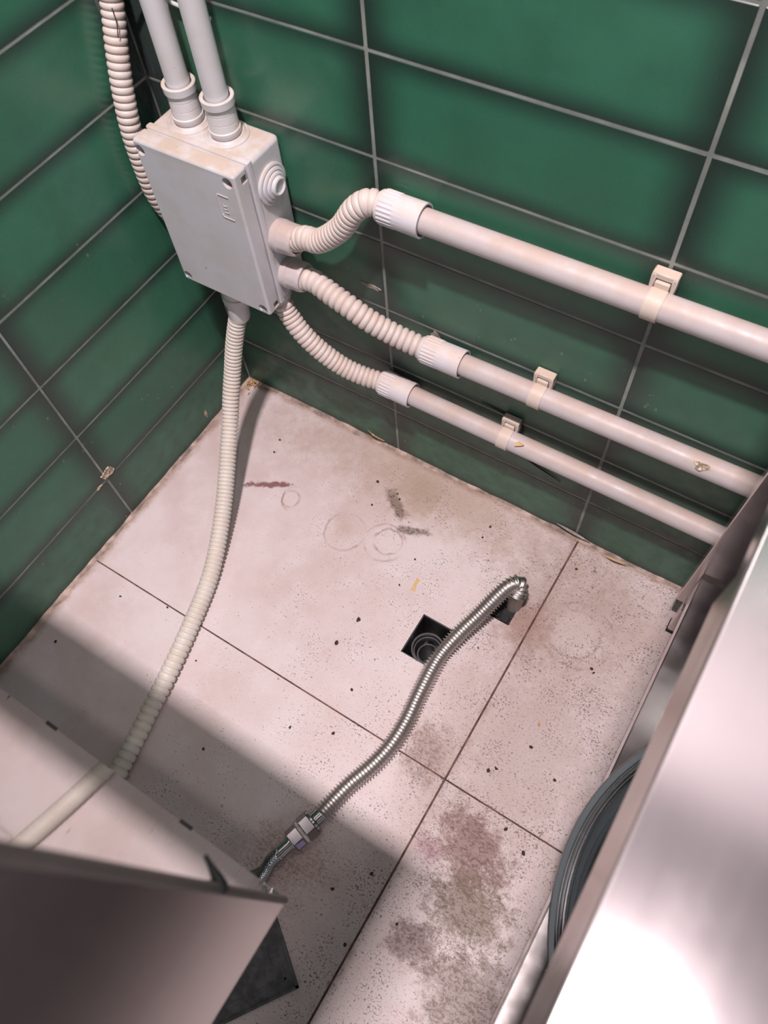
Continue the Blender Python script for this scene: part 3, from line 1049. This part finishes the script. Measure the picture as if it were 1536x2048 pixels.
# small dark tabs at the bottom edge
for xx in (0.447, 0.5335):
    box('edge_tab', (xx - 0.0035, YC - 0.0001, ZC - 0.0006), (xx + 0.0035, YC + 0.0009, ZC + 0.0002), M['black'], cb)
# dark blob with a pointed tail stuck to the seam
bm = bmesh.new()
pts_ = [(0, 0.0008), (0.004, 0.0012), (0.009, 0.0022), (0.0125, 0.0024), (0.0145, 0.0016), (0.015, 0.0004)]
tip_, body_ = Vector((XC - 0.0100, YC + 0.0045, 0.7075)), Vector((XC + 0.0005, YC - 0.0002, 0.7060))
me = lathe_mesh('c', tip_, body_ - tip_, [(d * 0.85, q * 0.85) for d, q in pts_], 12)
o = finish('sealant_blob', me, M['black'], cb, 50)
o['label'] = 'dark pointed lump of sealant on the corner seam'

# dark plate on the floor by the cabinet
pl = empty('floor_plate', (0.51, -0.66, 0.0))
tag(pl, 'dark grey plate with a raised rim on the floor beside the steel cabinet', 'plate')
uu, vv = Vector((-0.573, -0.820, 0)).normalized(), Vector((-0.820, 0.573, 0)).normalized()
mt = Matrix(((uu.x, vv.x, 0, 0.5545), (uu.y, vv.y, 0, -0.6465), (0, 0, 1, 0), (0, 0, 0, 1)))
box('plate_base', (0.0, 0.0, 0.0002), (0.130, 0.130, 0.0025), M['plate'], pl, 0, 1, mt)
bm = bmesh.new()
for lo, hi in (((0, 0, 0.002), (0.130, 0.003, 0.0052)), ((0, 0, 0.002), (0.003, 0.130, 0.0052)),
               ((0.010, 0.013, 0.002), (0.130, 0.0148, 0.0040)), ((0.010, 0.013, 0.002), (0.0118, 0.030, 0.0040)),
               ((0.0118, 0.0285, 0.002), (0.022, 0.030, 0.0040)), ((0.0205, 0.030, 0.002), (0.022, 0.050, 0.0040)),
               ((0.0, 0.050, 0.002), (0.022, 0.0515, 0.0040))):
    bm_box(bm, lo, hi, 0, 1, mt)
from_bm('rim', bm, M['plate'], pl, 0)

# ------------------------------------------------------------------ right steel table
ZT, XT = 0.7200, 0.6868
tb = empty('steel_table', (1.0, -0.6, 0.0))
tag(tb, 'stainless steel work table at lower right with a low shelf under it', 'table')
box('tabletop', (XT, -1.40, ZT - 0.0030), (1.32, -0.056, ZT), M['top_steel'], tb, 0.0012, 2)
box('edge_lip', (XT, -1.40, ZT - 0.0160), (XT + 0.0022, -0.056, ZT - 0.0025), M['frame_steel'], tb, 0.0006, 1)
box('apron', (XT + 0.0026, -1.40, 0.6570), (XT + 0.0050, -0.3530, ZT - 0.003), M['frame_steel'], tb, 0.0006, 1)
box('apron_flange', (XT + 0.0050, -1.40, 0.6570), (XT + 0.0200, -0.3530, 0.6586), M['frame_steel'], tb)
ZS, XS = 0.1500, 0.7325
for lx, ly, wx in ((0.7225, -0.0545, 0.075), (0.7225, -1.36, 0.04), (1.26, -0.0545, 0.04), (1.26, -1.36, 0.04)):
    lg = box('leg', (lx, ly, 0.070), (lx + wx, ly + 0.0200, ZT - 0.003), M['frame_steel'], tb, 0.0012, 1)
    box('foot', (lx + 0.0110, ly - 0.0120, 0.0080), (lx + 0.0250, ly + 0.0060, 0.0720), M['frame_steel'], lg, 0.001, 1)
    box('foot_pad', (lx + 0.0105, ly - 0.0125, 0.0), (lx + 0.0255, ly + 0.0065, 0.0080), M['rubber'], lg, 0.001, 1)
box('shelf', (XS, -1.33, ZS - 0.0012), (1.30, -0.0585, ZS), M['frame_steel'], tb)
box('shelf_lip', (XS - 0.0010, -1.33, ZS - 0.0280), (XS + 0.0004, -0.0585, ZS + 0.0010), M['top_steel'], tb, 0.0004, 1)

# basin on the shelf
bs = lathe('basin', (0.9200, -0.3890, ZS + 0.0003), (0, 0, 1),
           [(0, 0.165), (0.002, 0.168), (0.064, 0.1985), (0.0700, 0.2030), (0.0735, 0.2048), (0.0752, 0.2042), (0.0748, 0.2030), (0.0715, 0.1985),
            (0.0712, 0.1975), (0.0730, 0.1966), (0.0734, 0.1958), (0.0728, 0.1950), (0.0705, 0.1940), (0.0698, 0.1925), (0.0712, 0.1906), (0.0735, 0.1900),
            (0.0740, 0.1892), (0.0732, 0.1884), (0.0300, 0.1780), (0.0060, 0.1660), (0.0020, 0.1560)], M['galv'], None, 96, smooth=45)
tag(bs, 'round galvanised steel basin with a double rolled rim on the low shelf', 'basin')

# ------------------------------------------------------------------ debris
def crumb_mesh(r, seed, flat=0.5):
    rnd = random.Random(seed)
    bm = bmesh.new()
    bmesh.ops.create_icosphere(bm, subdivisions=1, radius=r)
    for v in bm.verts:
        v.co *= rnd.uniform(0.7, 1.25)
        v.co.z *= flat
    zmin = min(v.co.z for v in bm.verts)
    for v in bm.verts:
        v.co.z -= zmin
    me = bpy.data.meshes.new('dirt_crumb')
    bm.to_mesh(me)
    bm.free()
    me.materials.append(M['crumb'])
    return me


CR = [crumb_mesh(0.0022, i) for i in range(4)]
for i, (x, y, s) in enumerate([(0.121, -0.0977, .9), (0.2865, -0.0633, 1.2), (0.3304, -0.0724, .9), (0.323, -0.0659, .8), (0.3004, -0.1004, .9), (0.4659, -0.0459, 1.1),
                               (0.4642, -0.0663, .8), (0.3801, -0.2595, 1.7), (0.3728, -0.3022, 1.7), (0.4011, -0.1878, .8), (0.4248, -0.3438, 1.1), (0.3996, -0.1438, .8),
                               (0.5364, -0.2117, .7), (0.435, -0.402, 1.2), (0.6738, -0.162, 1.1), (0.6782, -0.1655, .9), (0.5974, -0.0452, .9), (0.6525, -0.2896, 1.3),
                               (0.6207, -0.3408, 1.2), (0.6278, -0.3337, 1.2), (0.6694, -0.3886, 1.3), (0.6984, -0.4008, 1.5), (0.5613, -0.5111, 1.2), (0.5316, -0.5478, 1.1),
                               (0.6126, -0.5385, .9), (0.6937, -0.3096, 1.1), (0.0411, -0.4979, 1.2), (0.0735, -0.4012, .9), (0.142, -0.3797, .9), (0.2248, -0.4188, .7),
                               (0.3053, -0.5032, 1.0), (0.3836, -0.4245, 1.0), (0.5745, -0.5865, 1.1), (0.1149, -0.0747, .9)]):
    o = bpy.data.objects.new('dirt_crumb', CR[i % 4])
    COL.objects.link(o)
    o.location = (x, y, 0)
    o.rotation_euler = (0, 0, random.uniform(0, 6.28))
    o.scale = (s, s * random.uniform(0.7, 1.0), s)
    special = {7: 'large dark dirt crumb left of the drain, the upper of two', 8: 'large dark dirt crumb left of the drain, the lower of two',
               14: 'dark dirt crumb near the right feet mark, the upper of a close pair', 15: 'dark dirt crumb near the right feet mark, the lower of a close pair',
               26: 'dark dirt crumb in the shade beside the left wall', 20: 'dark dirt crumb just below the right floor joint, beside the brown stain',
               21: 'biggest dark crumb below the right floor joint, nearest the basin', 9: 'small dark dirt crumb just left of the yellow flake',
               0: 'dark dirt crumb on the floor right beside the hanging conduit', 24: 'dark dirt crumb nearest the bottom of the photo on the stained tile'}
    tag(o, special.get(i, 'tiny dark dirt crumb lying on the pale floor tiles'), 'crumb', 'dirt crumbs scattered on the floor')

def flat_bit(name, pts, mat, label, cat, h=0.0008):
    bm = bmesh.new()
    b = [bm.verts.new((x, y, z)) for x, y, z in pts]
    t_ = [bm.verts.new((x, y, z + h)) for x, y, z in pts]
    bm.faces.new(t_)
    bm.faces.new(b[::-1])
    n = len(pts)
    for i in range(n):
        bm.faces.new((b[i], b[(i + 1) % n], t_[(i + 1) % n], t_[i]))
    o = from_bm(name, bm, mat, None, 0)
    return tag(o, label, cat)


flat_bit('flake', [(0.4165, -0.1660, 0.0001), (0.4215, -0.1675, 0.0001), (0.4210, -0.1760, 0.0001), (0.4245, -0.1850, 0.0001), (0.4180, -0.1865, 0.0001), (0.4175, -0.1760, 0.0001)],
         M['flake'], 'yellow-brown bone-shaped flake on the floor above the drain', 'flake')
flat_bit('food_bit', [(0.6465, -0.2575, 0.0001), (0.6495, -0.2580, 0.0001), (0.6500, -0.2610, 0.0001), (0.6470, -0.2615, 0.0001)], M['orange'],
         'tiny orange bit on the right-hand floor tile', 'food bit', 0.0015)
o = patch('flake', None, (0.4800, YW - 0.0085, wz('low', 0.48) + 0.0118), (0, -0.68, 0.74), [(-0.006, -0.002), (0.001, -0.0035), (0.005, 0.0), (0.0035, 0.003), (-0.001, 0.001)],
          M['flake'], 0.0012)
tag(o, 'pale yellow flake stuck on the lowest wall pipe right of its clip', 'flake')
o = patch('plaster_spot', None, (0.6730, YW - 0.0088, wz('mid', 0.673) + 0.0092), (0, -0.69, 0.72), blob_pts(0.0085, 0.0045, 12), M['chip'], 0.0006)
tag(o, 'brown plaster spot dried on the middle wall pipe near the table', 'plaster spot')

# straw-like litter heap in the corner
rnd = random.Random(11)
bm = bmesh.new()
for i in range(46):
    c = Vector((0.006 + abs(rnd.gauss(0, 0.008)), -0.004 - abs(rnd.gauss(0, 0.007)), 0.0015 + 0.005 * rnd.random()))
    L_ = rnd.uniform(0.003, 0.008)
    rot = Matrix.Translation(c) @ Matrix.Rotation(rnd.uniform(0, 6.28), 4, 'Z') @ Matrix.Rotation(rnd.uniform(-0.7, 0.7), 4, 'Y')
    bm_box(bm, (-L_ / 2, -0.0006, -0.0004), (L_ / 2, 0.0006, 0.0004), 0, 1, rot)
o = from_bm('straw_litter', bm, M['straw'], None, 0)
tag(o, 'small heap of straw-coloured litter in the floor corner', 'litter', kind='stuff')


def sliver(name, pts, r, mat, label):
    o = sweep(name, spline(pts), lambda L: [(L * i / 16, max(0.0002, r * math.sin(PI * (i + 0.6) / 17.2))) for i in range(17)], mat, None, 8)
    return tag(o, label, 'sliver')


sliver('sealant_sliver', [(0.232, -0.0025, 0.0200), (0.246, -0.0045, 0.0160), (0.262, -0.0030, 0.0125)], 0.0014, M['straw'],
       'thin straw-coloured sliver at the wall foot under the lowest coupling')
sliver('sealant_sliver', [(0.545, -0.0020, 0.0150), (0.570, -0.0020, 0.0115), (0.598, -0.0025, 0.0080)], 0.0022, M['sliver'],
       'grey sealant sliver peeled along the wall foot where two wall tiles meet')
sliver('sealant_sliver', [(0.623, -0.0100, 0.0060), (0.638, -0.0120, 0.0120), (0.655, -0.0100, 0.0150)], 0.0013, M['flake'],
       'pale wood-coloured sliver standing at the wall foot near the steel table')
o = sweep('cable', spline([(0.4150, -0.0012, 0.2085), (0.4450, -0.0015, 0.2055), (0.4690, -0.0020, 0.2010), (0.4720, -0.0030, 0.1800), (0.4800, -0.0030, 0.1500), (0.4910, -0.0020, 0.1330), (0.5347, -0.0012, 0.1170)]),
          lambda L: [(L * i / 40, 0.0004 + 0.0014 * math.sin(PI * (i + 0.4) / 40.8)) for i in range(41)], M['black'], None, 8)
tag(o, 'thin black cable scrap behind the lowest wall pipe near its clip', 'cable')
